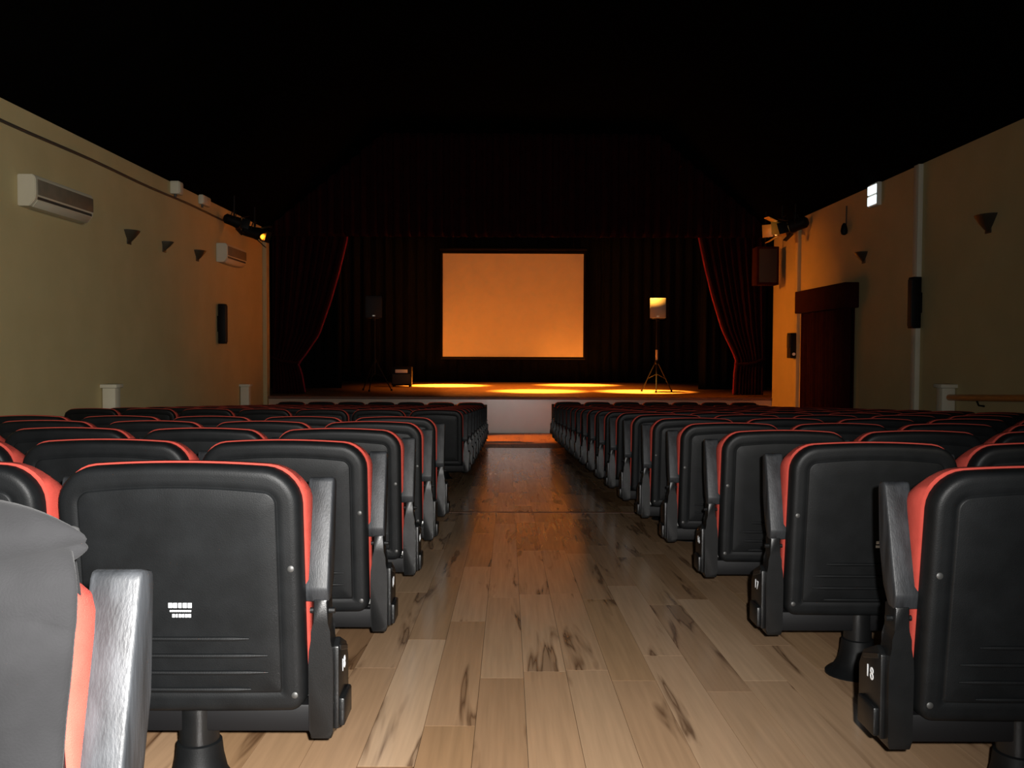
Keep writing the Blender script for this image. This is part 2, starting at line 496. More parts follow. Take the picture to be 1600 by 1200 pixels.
def mesh_seat():
    bm = bm_new()
    pad_loft(bm, .252, .205, .05, [(.12, -.052), (.04, -.05), (.015, -.044), (.002, -.028), (0, -.01), (0, .02)], lambda v: SEAT_TF @ v)
    return to_mesh('seat_cushion', bm, M['red'], ang=60)
def mesh_pan():
    bm = bm_new()
    pad_loft(bm, .246, .2, .05, [(0, .02), (0, .034), (.012, .048), (.05, .06), (.11, .066)], lambda v: SEAT_TF @ v)
    return to_mesh('seat_pan', bm, M['plastic'], ang=50)
def mesh_rib(hw):
    bm = bm_new()
    n = 9
    pts = [(-hw + 2 * hw * i / n, curve_y(-hw + 2 * hw * i / n), 0) for i in range(n + 1)]
    tube(bm, pts, [.002] + [.0055] * (n - 1) + [.002], 8)
    return to_mesh('rib', bm, M['plastic'])
def mesh_screw():
    bm = bm_new(); lathe(bm, [(.0075, 0), (.0075, .003), (.005, .0045)], 12); bm.transform(Matrix.Rotation(R(90), 4, 'X'))
    return to_mesh('screw', bm, M['screw'])
def mesh_post():
    bm = bm_new()
    half = [(.017, .475), (.0165, .42), (.0175, .40), (.0225, .38), (.027, .355), (.0285, .32), (.0275, .17), (.024, .15)]
    poly = [(x, z) for x, z in half] + [(-x, z) for x, z in reversed(half)]
    t = bm_new(); prism(t, poly, 'y', .0, .06)
    bmesh.ops.bevel(t, geom=[e for e in t.edges], offset=.0045, segments=2, affect='EDGES', profile=.5)
    merge(bm, t)
    # stop bar that carries the arm
    tube(bm, [(-.03, .02, .445), (.03, .02, .445)], .007, 8)
    return to_mesh('arm_post', bm, M['plastic_gloss'])
def mesh_arm():
    bm = bm_new()
    # side profile (y,z): rear face towards the row behind, nearly upright when folded up
    poly = [(.004, .468), (-.002, .50), (.068, .742), (.076, .748), (.105, .74), (.108, .725), (.092, .60), (.07, .51), (.04, .47)]
    t = bm_new(); prism(t, poly, 'x', -.0295, .0295)
    bmesh.ops.bevel(t, geom=list(t.edges), offset=.005, segments=2, affect='EDGES', profile=.5)
    merge(bm, t)
    return to_mesh('armrest', bm, M['arm'], ang=45)
def mesh_panel(side):
    bm = bm_new()
    poly = [(.022, .36), (.05, .375), (.13, .34), (.155, .30), (.155, .18), (.13, .165), (.022, .165)]
    t = bm_new(); prism(t, poly, 'x', .026 * side, .040 * side)
    bmesh.ops.bevel(t, geom=list(t.edges), offset=.004, segments=2, affect='EDGES', profile=.5); merge(bm, t)
    box(bm, min(.036 * side, .052 * side), max(.036 * side, .052 * side), .03, .13, .168, .235, .006)
    t = bm_new(); prism(t, [(.03, .362), (.12, .335), (.12, .322), (.03, .349)], 'x', .038 * side, .044 * side)
    bmesh.ops.bevel(t, geom=list(t.edges), offset=.0015, segments=1, affect='EDGES'); merge(bm, t)
    return to_mesh('end_panel', bm, M['plastic_gloss'])
def mesh_beam():
    bm = bm_new(); box(bm, -.289, .289, .03, .1, .155, .22, .006)
    return to_mesh('support_beam', bm, M['blackmetal'])
def mesh_ped():
    bm = bm_new(); lathe(bm, [(.046, .06), (.046, .215)], 24, (0, .065, 0))
    return to_mesh('pedestal', bm, M['plastic_gloss'])
def mesh_flange():
    bm = bm_new(); lathe(bm, [(.104, -.012), (.104, .006), (.095, .014), (.078, .026), (.064, .05), (.056, .085), (.052, .12), (.047, .123)], 28, (0, .065, 0))
    return to_mesh('base_flange', bm, M['plastic'])
def mesh_bracket():
    bm = bm_new(); box(bm, -.016, .016, .0, .03, -.009, .009, .002)
    return to_mesh('hinge_bracket', bm, M['metal'])

ME = dict(shell=mesh_shell(), cush=mesh_cushion(), seat=mesh_seat(), pan=mesh_pan(), rib1=mesh_rib(.15), rib2=mesh_rib(.19), screw=mesh_screw(),
          post=mesh_post(), arm=mesh_arm(), panL=mesh_panel(-1), panR=mesh_panel(1), beam=mesh_beam(), ped=mesh_ped(), flange=mesh_flange(), brk=mesh_bracket())

def text_mesh(name, s, size, mat):
    c = bpy.data.curves.new('t', 'FONT'); c.body = s; c.size = size; c.extrude = .0004; c.space_character = 1.2; c.align_x = 'CENTER'; c.align_y = 'CENTER'
    o = bpy.data.objects.new('t', c); COL.objects.link(o)
    dg = bpy.context.evaluated_depsgraph_get()
    me = bpy.data.meshes.new_from_object(o.evaluated_get(dg)); me.name = name
    bpy.data.objects.remove(o, do_unlink=True); bpy.data.curves.remove(c)
    me.materials.clear(); me.materials.append(mat)
    return me

ORD = ['', 'first', 'second', 'third', 'fourth', 'fifth', 'sixth', 'seventh', 'eighth', 'ninth', 'tenth', 'eleventh', 'twelfth', 'thirteenth', 'fourteenth', 'fifteenth', 'sixteenth', 'seventeenth', 'eighteenth', 'nineteenth']
PITCH, ROWS = 0.58, 0.97
def row_y(r, block='L'):
    if r == 0: return 0.98
    y = 2.14 + ROWS * (r - 1)
    if block == 'R': y -= 0.03 + (0.03 if r == 1 else 0)
    if block == 'L' and r >= 9: y -= 0.35
    return y
AL, AR = -0.44, 0.895          # aisle arm posts

def seat(block, r, i, label, group):
    sgn = -1 if block == 'L' else 1
    ax = AL if block == 'L' else AR
    cx = ax + sgn * PITCH * (i + .5)
    y = row_y(r, block)
    t = thing('theatre_seat', label, 'seat', (cx, y, floor_z(y + .06)), 0, group)
    near = r <= 5
    sh = put('back_shell', ME['shell'], t, (0, -.085, 0))
    put('back_cushion', ME['cush'], t, (0, -.085, 0))
    put('seat_cushion', ME['seat'], t, (0, -.035, 0))
    put('seat_pan', ME['pan'], t, (0, -.035, 0))
    if near:
        for z, k in ((.398, 'rib1'), (.358, 'rib2'), (.318, 'rib2'), (.278, 'rib1')):
            put('rib', ME[k], sh, (0, tilt_y(z) - .0045, z))
        for sx in (-1, 1):
            for z in (.56, .262):
                put('screw', ME['screw'], sh, (sx * .247, tilt_y(z) + curve_y(.247) - .001, z))
        for sx in (-1, 1):
            put('hinge_bracket', ME['brk'], t, (sx * .262, .075, .232))
    sides = [-sgn] + ([sgn] if i == 6 else [])
    for s in sides:
        px = s * PITCH / 2
        p = put('arm_post', ME['post'], t, (px + (s * .011 if i == 0 else 0), 0, 0))
        put('armrest', ME['arm'], t, (px, 0, 0))
        if (i == 0 and s == -sgn) or (i == 6 and s == sgn):
            ep = put('end_panel', ME['panR' if s > 0 else 'panL'], t, (px + (s * .009 if i == 0 else 0), 0, 0))
            if i == 0 and s == -sgn and r in (1, 2, 3):
                put('number', NUM[r], ep, (s * .0405, .085, .298), (R(90), 0, R(90) * s))
    put('support_beam', ME['beam'], t)
    pd = put('pedestal', ME['ped'], t)
    put('base_flange', ME['flange'], pd)
    return t, sh
NUM = {1: text_mesh('number', '18', .042, M['white']), 2: text_mesh('number', '17', .042, M['white']), 3: text_mesh('number', '16', .042, M['white'])}

seats = {}
def fill(block, rows, rowname):
    for r in rows:
        for i in range(7):
            sgn = -1 if block == 'L' else 1
            ax = AL if block == 'L' else AR
            edge = ax + sgn * PITCH * i
            px = 794 + edge * FPX / (row_y(r, block) - .1)
            if px < -260 or px > 1860: continue
            side = 'left' if block == 'L' else 'right'
            where, g = rowname(r)
            pos = 'aisle seat' if i == 0 else ('wall-end seat' if i == 6 else ORD[i + 1] + ' seat from the aisle')
            lab = f'black-backed red folding {pos}, {where}'
            seats[(block, r, i)] = seat(block, r, i, lab, g)
fill('L', [1, 2, 3, 4, 5], lambda r: (ORD[r] + ' left row beyond the coat', 'folding seats left of the aisle, near block'))
fill('L', list(range(9, 19)), lambda r: (ORD[19 - r] + ' left row from the stage', 'folding seats left of the aisle, by the stage'))
fill('R', list(range(1, 10)), lambda r: (ORD[r] + ' right row from the camera', 'folding seats right of the aisle, near half'))
fill('R', list(range(10, 19)), lambda r: (ORD[19 - r] + ' right row from the stage', 'folding seats right of the aisle, far half'))
seats[('L', 0, 0)] = seat('L', 0, 0, 'nearest red folding seat, with a grey coat over its back', 'folding seats left of the aisle, near block')
seats[('R', 1, 0)][0]['label'] = 'black-backed red aisle seat with the number 18 on its end panel'
seats[('L', 1, 0)][0]['label'] = 'large black-backed red aisle seat with white print, right behind the coat'
# white sticker with two illegible lines on the nearest left seat back
st = thing_sh = seats[('L', 1, 0)][1]
bm = bm_new()
def sticker_bar(bm, x, z, w, h):
    y = tilt_y(z) - .0062 + curve_y(x)
    box(bm, x - w / 2, x + w / 2, y, y + .002, z - h / 2, z + h / 2)
xx = -.022
for w in (.010, .010, .008, .010, .010): sticker_bar(bm, xx, .477, w * .85, .011); xx += .0108
xx = -.022
for k in range(11): sticker_bar(bm, xx, .464, .0034, .0035); xx += .0044
xx = -.016
for w in (.006, .004, .006, .005, .006, .006): sticker_bar(bm, xx, .453, w * .9, .0075); xx += .0072
tag(obj('sticker', bm, M['white'], st, smooth=False), 'white printed lettering')
bm = bm_new()
for k, (x, z, w, h) in enumerate(((.018, .472, .016, .010), (.018, .459, .018, .008))): sticker_bar(bm, x, z, w, h)
tag(obj('sticker', bm, M['white'], seats[('R', 2, 0)][1], smooth=False), 'small white sticker')

# ------------------------------------------------------------------ coat over the nearest seat
def make_coat():
    y0 = row_y(0); zf = floor_z(y0 + .06)
    cxs = AL - PITCH / 2
    t = thing('coat', 'dark grey fleece coat draped over the nearest seat back', 'coat', (cxs, y0 - .085, zf))
    bm = bm_new()
    NU, NV = 40, 46
    rn = random.Random(3)
    # path over the back: v from front hang to rear hem
    grid = []
    for j in range(NV + 1):
        v = j / NV
        row = []
        for i in range(NU + 1):
            u = i / NU
            # right edge of the coat changes with height
            if v < .22:                    # in front of the seat back
                s = v / .22; z = .60 + .22 * s; y = .15 - .05 * s
                xr = .27
            elif v < .34:                  # over the top
                s = (v - .22) / .12; a = math.pi * (1 - s)
                z = .82 + .024 * math.sin(a); y = .03 + .07 * math.cos(a)
                y = .03 + .07 * math.cos(math.pi * s)
                xr = .27 + .075 * s
            else:
                s = (v - .34) / .66; z = .82 - .605 * s; y = -.045 + tilt_y(z) - tilt_y(.80) - .02 * math.sin(s * math.pi)
                xr = .345 - .012 * min(s / .25, 1) - .02 * max(0, s - .3)
            x = -.27 + (xr + .27) * u
            fold = .022 * math.sin(x * 31 + 2.0 * v + 1.3 * math.sin(v * 5)) + .008 * math.sin(x * 57 + 4 * v) + .007 * math.sin(x * 15 - v * 11)
            amp = min(1, max(0, (v - .3) / .25))
            y += fold * amp - .006
            z += .010 * math.sin(x * 16 + 1) * (1 if .2 < v < .4 else .3) - .03 * (u ** 3) * (1 if v < .4 else .3)
            z += .008 * math.exp(-((x + .2) / .14) ** 2) * math.exp(-((v - .28) / .1) ** 2)
            row.append(bm.verts.new((x, y, z)))
        grid.append(row)
    for j in range(NV):
        for i in range(NU):
            bm.faces.new((grid[j][i], grid[j][i + 1], grid[j + 1][i + 1], grid[j + 1][i]))
    o = obj('coat_body', bm, M['coat'], t, ang=180)
    s = o.modifiers.new('thick', 'SOLIDIFY'); s.thickness = .012; s.offset = 1
    ss = o.modifiers.new('sub', 'SUBSURF'); ss.levels = 1; ss.render_levels = 1
    # hood bundled over the right shoulder of the seat
    bm = bm_new()
    rings = []
    n = 22
    for k in range(13):
        s = k / 12
        x = -.20 + .54 * s
        rb = .062 - .027 * s
        r = rb * (max(0.0, 1 - abs(2 * s - 1) ** 7)) ** .5 + .002
        zc = .856 - rb - .006 * math.sin(s * 7)
        rg = []
        for m in range(n):
            a = 2 * math.pi * m / n
            w = 1 + .08 * math.sin(3 * a + s * 6) + .05 * math.sin(5 * a - s * 9)
            rg.append(Vector((x + .012 * math.sin(2 * a + s * 4), -.028 + 0.8 * r * w * math.cos(a), zc + 1.0 * r * w * math.sin(a))))
        rings.append(rg)
    loft(bm, rings)
    o = obj('hood', bm, M['coat'], t, ang=180)
    ss = o.modifiers.new('sub', 'SUBSURF'); ss.levels = 2; ss.render_levels = 2
make_coat()

# ------------------------------------------------------------------ curtains
def pleated(name, x_of, z0, z1_of, y, amp, pleats, mat, parent, nx=160, nz=24, thick=.012, seed=1, ph=0.0):
    """x_of(u, t) and z range; t = 0 at the bottom"""
    bm = bm_new()
    g = []
    for j in range(nz + 1):
        t = j / nz
        row = []
        for i in range(nx + 1):
            u = i / nx
            x = x_of(u, t)
            zt = z1_of(x)
            z = z0 + (zt - z0) * t
            yy = y + amp * math.sin(2 * math.pi * pleats * u + ph + .5 * math.sin(7 * u + seed)) + amp * .35 * math.sin(2 * math.pi * pleats * 2.3 * u + seed)
            row.append(bm.verts.new((x, yy, z)))
        g.append(row)
    for j in range(nz):
        for i in range(nx):
            bm.faces.new((g[j][i], g[j][i + 1], g[j + 1][i + 1], g[j + 1][i]))
    o = obj(name, bm, mat, parent, ang=180)
    s = o.modifiers.new('thick', 'SOLIDIFY'); s.thickness = thick
    return o

def ceil_z(x):
    if x < cx0: return ZT + (ZC - ZT) * (x - XL) / (cx0 - XL)
    if x > cx1: return ZT + (ZC - ZT) * (XR - x) / (XR - cx1)
    return ZC
ZV = at_y(800, 370, YP + .2).z
o = pleated('stage_valance', lambda u, t: XL + .05 + (XR - XL - .1) * u, ZV, lambda x: ceil_z(x) + .004, YP + .25, .05, 46, M['velvet'], None, 420, 14)
tag(o, 'wide dark red pleated valance hanging above the stage opening', 'curtain')

def interp(tab, z):
    tab = sorted(tab)
    if z <= tab[0][0]: return tab[0][1]
    for (a, u), (b, v) in zip(tab, tab[1:]):
        if a <= z <= b:
            k = (z - a) / (b - a); return u + (v - u) * k
    return tab[-1][1]
YC = 21.1
def tab_from(px_pts): return [(at_y(px, py, YC).z, at_y(px, py, YC).x) for px, py in px_pts]
LT = tab_from([(541, 372), (528, 425), (515, 470), (497, 522), (476, 553), (464, 568), (470, 585), (476, 618)])
RT = tab_from([(1094, 372), (1104, 420), (1115, 465), (1130, 515), (1146, 548), (1152, 562), (1149, 585), (1147, 622)])
ztop = ZV + .35
def cur_l(u, t):
    z = ZS + .03 + (ztop - ZS - .03) * t
    xi = interp(LT, z); return XL + .02 + (xi - XL - .02) * u
def cur_r(u, t):
    z = ZS + .03 + (ztop - ZS - .03) * t
    xi = interp(RT, z); return XR - .02 - (XR - .02 - xi) * u
for nm, fn, lab, tabl, xo in (('stage_curtain', cur_l, 'dark red stage curtain tied back at the left of the stage', LT, XL), ('stage_curtain', cur_r, 'dark red stage curtain tied back at the right, beside the tripod speaker', RT, XR)):
    t = thing(nm, lab, 'curtain')
    pleated('drape', fn, ZS + .03, lambda x: ztop, YC, .045, 9, M['velvet'], t, 110, 40, .015, 2)
    # turned inner edge, coloured brighter for the stage light it catches
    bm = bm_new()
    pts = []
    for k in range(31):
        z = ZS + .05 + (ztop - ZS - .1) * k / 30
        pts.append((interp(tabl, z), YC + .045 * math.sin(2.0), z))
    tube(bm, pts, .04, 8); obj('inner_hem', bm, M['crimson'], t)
    zt_ = at_y(470, 566, YC).z
    bm = bm_new(); tube(bm, [(xo, YC - .02, zt_ + .12), (0.5 * (xo + interp(tabl, zt_)), YC - .1, zt_ + .02), (interp(tabl, zt_), YC - .06, zt_ - .01), (interp(tabl, zt_) * 1.0, YC + .08, zt_)], .035, 8)
    obj('tieback', bm, M['velvet_dark'], t)

# black cloths at the back and sides of the stage
o = pleated('backdrop_curtain', lambda u, t: XL - 1.0 + (XR - XL + 2.0) * u, ZS + .02, lambda x: H + 4.0, YE - .3, .05, 40, M['blackcloth'], None, 300, 6)
tag(o, 'wide black backdrop curtain behind the projection screen', 'curtain')
for k, (x0, x1, yy, lab) in enumerate(((XL - .9, -4.3, 24.2, 'black wing curtain beyond the left red curtain'), (4.9, XR + .9, 24.2, 'black wing curtain beyond the right red curtain'))):
    o = pleated('wing_curtain', lambda u, t, a=x0, b=x1: a + (b - a) * u, ZS + .02, lambda x: H + 4.0, yy, .04, 7, M['blackcloth'], None, 70, 6)
    tag(o, lab, 'curtain')

# ------------------------------------------------------------------ projection screen
YS = 28.6
c0 = at_y(692, 396, YS); c1 = at_y(911, 558, YS)
x0, x1, zA, zB = c0.x, c1.x, c1.z, c0.z
t = thing('projection_screen', 'large blank projection screen glowing orange above the stage', 'screen', (0, 0, 0))
bm = bm_new(); box(bm, x0, x1, YS, YS + .006, zA, zB); obj('screen_surface', bm, M['screen'], t, smooth=False)
bm = bm_new(); box(bm, x0 - .06, x1 + .06, YS + .007, YS + .012, zA - .05, zB + .06); obj('black_border', bm, M['blackcloth'], t, smooth=False)
bm = bm_new(); tube(bm, [(x0 - .1, YS + .05, zB + .14), (x1 + .1, YS + .05, zB + .14)], .055, 14); obj('roller_case', bm, M['blackcloth'], t)
bm = bm_new(); tube(bm, [(x0 - .06, YS + .01, zA - .06), (x1 + .06, YS + .01, zA - .06)], .02, 10); obj('bottom_bar', bm, M['blackmetal'], t)
for xw in (x0 + .3, x1 - .3):
    bm = bm_new(); tube(bm, [(xw, YS + .05, zB + .19), (xw, YS + .05, ZC - .1005)], .008, 6); obj('suspension_wire', bm, M['blackmetal'], t)

# ------------------------------------------------------------------ speakers on tripods
def tripod(x, y, zs, ztop, zj, spread, label, mat):
    t = thing('speaker_stand', label, 'stand', (x, y, zs))
    bm = bm_new(); tube(bm, [(0, 0, zj - zs - .35), (0, 0, ztop - zs - .02)], .019, 12); obj('pole', bm, M['blackmetal'], t)
    bm = bm_new(); tube(bm, [(0, 0, zj - zs - .05), (0, 0, zj - zs + .3)], .028, 12); obj('upper_tube', bm, mat, t)
    bm = bm_new(); lathe(bm, [(.04, -.04), (.045, 0), (.04, .05)], 14, (0, 0, zj - zs)); obj('collar', bm, M['blackmetal'], t)
    for k in range(3):
        a = R(20 + 120 * k)
        bm = bm_new(); tube(bm, [(.03 * math.cos(a), .03 * math.sin(a), zj - zs), (spread * math.cos(a), spread * math.sin(a), .02)], .014, 8)
        l = obj('leg', bm, M['blackmetal'], t)
        bm = bm_new(); tube(bm, [(spread * math.cos(a), spread * math.sin(a), .002), (spread * math.cos(a), spread * math.sin(a), .05)], .024, 8); obj('rubber_foot', bm, M['blackmetal'], l)
        bm = bm_new(); tube(bm, [(.02 * math.cos(a), .02 * math.sin(a), zj - zs - .3), (spread * .55 * math.cos(a), spread * .55 * math.sin(a), (zj - zs) * .46)], .009, 6); obj('brace', bm, M['blackmetal'], t)
    return t
def pa_speaker(x, y, z, w, h, label, front, rot=0):
    t = thing('loudspeaker', label, 'speaker', (x, y, z), rot)
    dp = .34
    bm = bm_new(); tb = bm_new()
    prism(tb, [(-w / 2, 0), (w / 2, 0), (w / 2 - .09, dp), (-w / 2 + .09, dp)], 'z', 0, h)
    bmesh.ops.bevel(tb, geom=list(tb.edges), offset=.012, segments=2, affect='EDGES'); merge(bm, tb)
    obj('cabinet', bm, M['blackmetal'], t)
    bm = bm_new(); box(bm, -w / 2 + .015, w / 2 - .015, -.018, .004, .015, h - .015, .012); g = obj('grille', bm, front, t)
    bm = bm_new(); box(bm, -.035, .035, -.024, -.016, .04, .075, .003); obj('badge', bm, M['metal'], g)
    bm = bm_new(); lathe(bm, [(.045, -.05), (.045, .0)], 14, (0, .13, 0)); obj('pole_socket', bm, M['blackmetal'], t)
    return t
YT = 22.9
b = at_y(1028, 498, YT); tp = at_y(1028, 465, YT); zj = at_y(1025, 566, YT).z
tripod(b.x, YT + .13, ZS, b.z - .03, zj, .42, 'tripod stand under the lit speaker at the right of the stage', M['silver'])
pa_speaker(b.x, YT, b.z, .41, tp.z - b.z, 'pale loudspeaker lit yellow on the right-hand stage tripod', M['silver'], R(-8))
b = at_y(584, 497, YT); tp = at_y(584, 462, YT)
tripod(b.x, YT + .13, ZS, b.z - .03, zj, .42, 'dark tripod stand in the shadow at the left of the stage', M['blackmetal'])
pa_speaker(b.x, YT, b.z, .41, tp.z - b.z, 'black loudspeaker almost lost in the dark, left side of the stage', M['grille'], R(10))
# black cabinet with a pale strip
p = at_y(627, 580, 25.5)
t = thing('amplifier_cabinet', 'black amplifier cabinet with a pale strip, left on the stage', 'amplifier', (p.x, 25.5, ZS))
hh = p.z - ZS
bm = bm_new(); box(bm, -.27, .27, .02, .4, .04, hh + .12, .015); obj('cabinet', bm, M['blackmetal'], t)
bm = bm_new(); box(bm, -.165, .165, .0, .03, hh - .045, hh + .045, .006); obj('control_strip', bm, M['cream'], t)
bm = bm_new(); box(bm, -.24, .24, .005, .025, .08, hh - .08, .004); obj('grille', bm, M['grille'], t)
for sx in (-.22, .22):
    for sy in (.06, .36):
        bm = bm_new(); lathe(bm, [(.025, 0), (.025, .045)], 10, (sx, sy, 0)); obj('foot', bm, M['blackmetal'], t)

# ------------------------------------------------------------------ things on the left wall
def aircon(px, py_b, ln, label):
    p = at_x(px, py_b, XL)
    t = thing('air_conditioner', label, 'air conditioner', (XL, p.y, p.z), 0, 'air conditioners on the left wall')
    dp, h = .2, .34
    poly = [(0, 0), (.13, 0), (.19, .07), (dp, .12), (dp, h - .04), (dp - .03, h), (0, h)]
    bm = bm_new(); tb = bm_new()
    prism(tb, [(x, z) for x, z in poly], 'y', 0, ln)
    bmesh.ops.bevel(tb, geom=list(tb.edges), offset=.008, segments=2, affect='EDGES'); merge(bm, tb)
    obj('casing', bm, M['acwhite'], t)
    bm = bm_new(); box(bm, dp - .004, dp + .008, .04, ln - .02, .125, h - .05, .003); obj('front_panel', bm, M['acgrille'], t)
    bm = bm_new(); tb = bm_new(); box(tb, -.004, .004, .05, ln - .05, -.045, .045, .002); merge(bm, tb, Matrix.Translation((.165, 0, .03)) @ Matrix.Rotation(R(40), 4, 'Y')); obj('air_flap', bm, M['acwhite'], t)
    bm = bm_new(); box(bm, .186, .197, .05, ln - .04, .075, .115); obj('outlet_slot', bm, M['louvre'], t, smooth=False)
    return t
aircon(27, 321, 1.42, 'larger-looking air conditioner high on the left wall, nearest the camera')
aircon(338, 409, 1.25, 'farther air conditioner on the left wall, beside the stage curtain')

def sconce(px, py, X, label, group, w=.34, h=.17):
    p = at_x(px, py, X)
    s = 1 if X < 0 else -1
    t = thing('wall_sconce', label, 'wall lamp', (X, p.y, p.z), 0, group)
    bm = bm_new()
    rings = []
    for k, (sc, z) in enumerate(((1, h / 2), (.97, h / 2 - .012), (.62, 0.0), (.3, -h / 2 + .03), (.1, -h / 2))):
        rg = []
        for m in range(13):
            a = math.pi * m / 12
            rg.append(Vector((s * (.004 + .15 * sc * math.sin(a)), w / 2 * sc * math.cos(a), z)))
        rings.append(rg)
    loft(bm, rings); obj('bowl', bm, M['sconce'], t)
    bm = bm_new(); box(bm, min(0, s * .012), max(0, s * .012), -.07, .07, -h / 2 - .02, h / 2 - .03, .003); obj('back_plate', bm, M['sconce'], t)
    bm = bm_new(); prism(bm, [(s * .02 + s * .118 * math.sin(math.pi * m / 10), w * .43 * math.cos(math.pi * m / 10)) for m in range(11)], 'z', h / 2 - .004, h / 2 + .004); obj('rim_glass', bm, M['sconce'], t, smooth=False)
sconce(201, 370, XL, 'wedge-shaped wall lamp right of the nearest air conditioner', 'unlit wall lamps')
sconce(256, 385, XL, 'small wall lamp in the middle of the three on the left wall', 'unlit wall lamps', .2, .14)
sconce(308, 399, XL, 'wedge-shaped wall lamp just left of the farther air conditioner', 'unlit wall lamps', .34, .16)
sconce(1545, 349, XR, 'wedge-shaped wall lamp on the dark right wall', 'unlit wall lamps', .42, .2)
sconce(1350, 402, XR, 'faint wall lamp above the curtained door', 'unlit wall lamps', .34, .16)

def column_speaker(pxa, pya, pyb, X, label):
    a = at_x(pxa, pya, X); b = at_x(pxa, pyb, X)
    s = 1 if X < 0 else -1
    h = a.z - b.z
    t = thing('column_speaker', label, 'speaker', (X, a.y, b.z))
    bm = bm_new(); box(bm, min(s * .03, s * .15), max(s * .03, s * .15), -.085, .085, 0, h, .012); obj('cabinet', bm, M['blackmetal'], t)
    bm = bm_new(); box(bm, min(s * .148, s * .162), max(s * .148, s * .162), -.07, .07, .03, h - .03, .005); obj('grille', bm, M['grille'], t)
    bm = bm_new(); box(bm, min(0, s * .035), max(0, s * .035), -.04, .04, h * .3, h * .7, .004); obj('wall_bracket', bm, M['blackmetal'], t)
column_speaker(340, 475, 537, XL, 'tall narrow black speaker on the left wall')
column_speaker(1440, 433, 513, XR, 'tall narrow black speaker on the pale strip of the right wall')

# cable and boxes under the ceiling on the left wall
bm = bm_new(); zc = at_x(130, 246, XL).z
tube(bm, [(XL + .018, yy, zc + .008 * math.sin(yy * 1.7)) for yy in [i * .5 for i in range(12, 39)]], .018, 6)
tag(obj('wall_cable', bm, M['louvre'], None), 'thin dark cable running along the top of the left wall', 'cable')
def wall_box(px, py, X, w, h, dp, label, mat):
    p = at_x(px, py, X); s = 1 if X < 0 else -1
    t = thing('junction_box', label, 'box', (X, p.y, p.z))
    bm = bm_new(); box(bm, min(0, s * dp), max(0, s * dp), -w / 2, w / 2, -h / 2, h / 2, .012); obj('housing', bm, mat, t)
    bm = bm_new(); box(bm, min(s * (dp - .002), s * (dp + .01)), max(s * (dp - .002), s * (dp + .01)), -w / 2 + .02, w / 2 - .02, -h / 2 + .02, h / 2 - .02, .004); obj('lid', bm, mat, t)
    bm = bm_new(); tube(bm, [(s * dp * .5, -w * .3, -h / 2 - .05), (s * dp * .5, -w * .3, -h / 2 + .01)], .02, 8); obj('cable_gland', bm, M['louvre'], t)
wall_box(269, 294, XL, .2, .2, .14, 'pale box on the cable high on the left wall', M['postcream'])
wall_box(316, 314, XL, .42, .16, .08, 'flat pale box near the ceiling, left wall beyond the first box', M['acwhite'])

# pale posts of the handrails along the walls
def rail_post(px, py, X, label, w=.17):
    p = at_x(px, py, X); s = 1 if X < 0 else -1
    z0 = floor_z(p.y)
    t = thing('rail_post', label, 'post', (X + s * .1, p.y, z0), 0, 'pale posts along the walls')
    h = p.z - z0
    bm = bm_new(); box(bm, -w / 2, w / 2, -w / 2, w / 2, -.01, h - .05, .01); obj('shaft', bm, M['postcream'], t)
    bm = bm_new(); box(bm, -w / 2 - .03, w / 2 + .03, -w / 2 - .03, w / 2 + .03, h - .05, h, .012); obj('cap', bm, M['postcream'], t)
    bm = bm_new(); box(bm, -w / 2 - .02, w / 2 + .02, -w / 2 - .02, w / 2 + .02, -.012, .09, .01); obj('plinth', bm, M['postcream'], t)
    return p
rail_post(162, 600, XL, 'pale post by the left wall, below the nearest sconces')
rail_post(376, 600, XL, 'pale post by the left wall, close to the stage')
rp = rail_post(1490, 600, XR, 'pale post by the right wall at the start of the handrail')
t = thing('handrail', 'orange wooden handrail on the right wall beside the pale post', 'handrail', (XR, rp.y, 0))
zr = at_x(1520, 620, XR).z
bm = bm_new(); tube(bm, [(-.1, -.1, zr - .03), (-.1, -1.2, zr + .02), (-.1, -2.6, zr + .09)], .04, 12); obj('rail', bm, M['rail'], t)
for yy in (-.8, -2.2):
    bm = bm_new(); tube(bm, [(0, yy, zr - .1), (-.07, yy, zr - .09), (-.1, yy, zr - .02)], .012, 8); obj('rail_bracket', bm, M['blackmetal'], t)

# ------------------------------------------------------------------ right wall
def duct(px, X, w, dp, name, label, mat='postcream'):
    p = at_x(px, 545, X)
    bm = bm_new(); box(bm, X - dp, X, p.y - w / 2, p.y + w / 2, floor_z(p.y) - .01, ZT - .01, .008)
    return tag(obj(name, bm, M[mat], None), label, None, None, 'structure')
duct(1434, XR, .16, .07, 'trim_4', 'tall pale pipe cover on the right wall behind the narrow speaker')
duct(1247, XR, .22, .07, 'trim_5', 'tall pipe cover between the curtained door and the stage', 'wall')
p = at_x(1247, 540, XR)
t = thing('control_box', 'small dark control box on the pipe cover by the stage', 'box', (XR - .07, p.y, p.z))
bm = bm_new(); box(bm, -.12, 0, -.12, .12, -.25, .25, .015); obj('housing', bm, M['blackmetal'], t)
bm = bm_new(); lathe(bm, [(.03, 0), (.03, .012), (.02, .016)], 12); bm.transform(Matrix.Translation((-.05, -.12, -.17)) @ Matrix.Rotation(R(90), 4, 'X')); obj('button', bm, M['white'], t)
bm = bm_new(); box(bm, -.135, -.115, -.08, .08, -.05, .2, .006); obj('cover', bm, M['grille'], t)

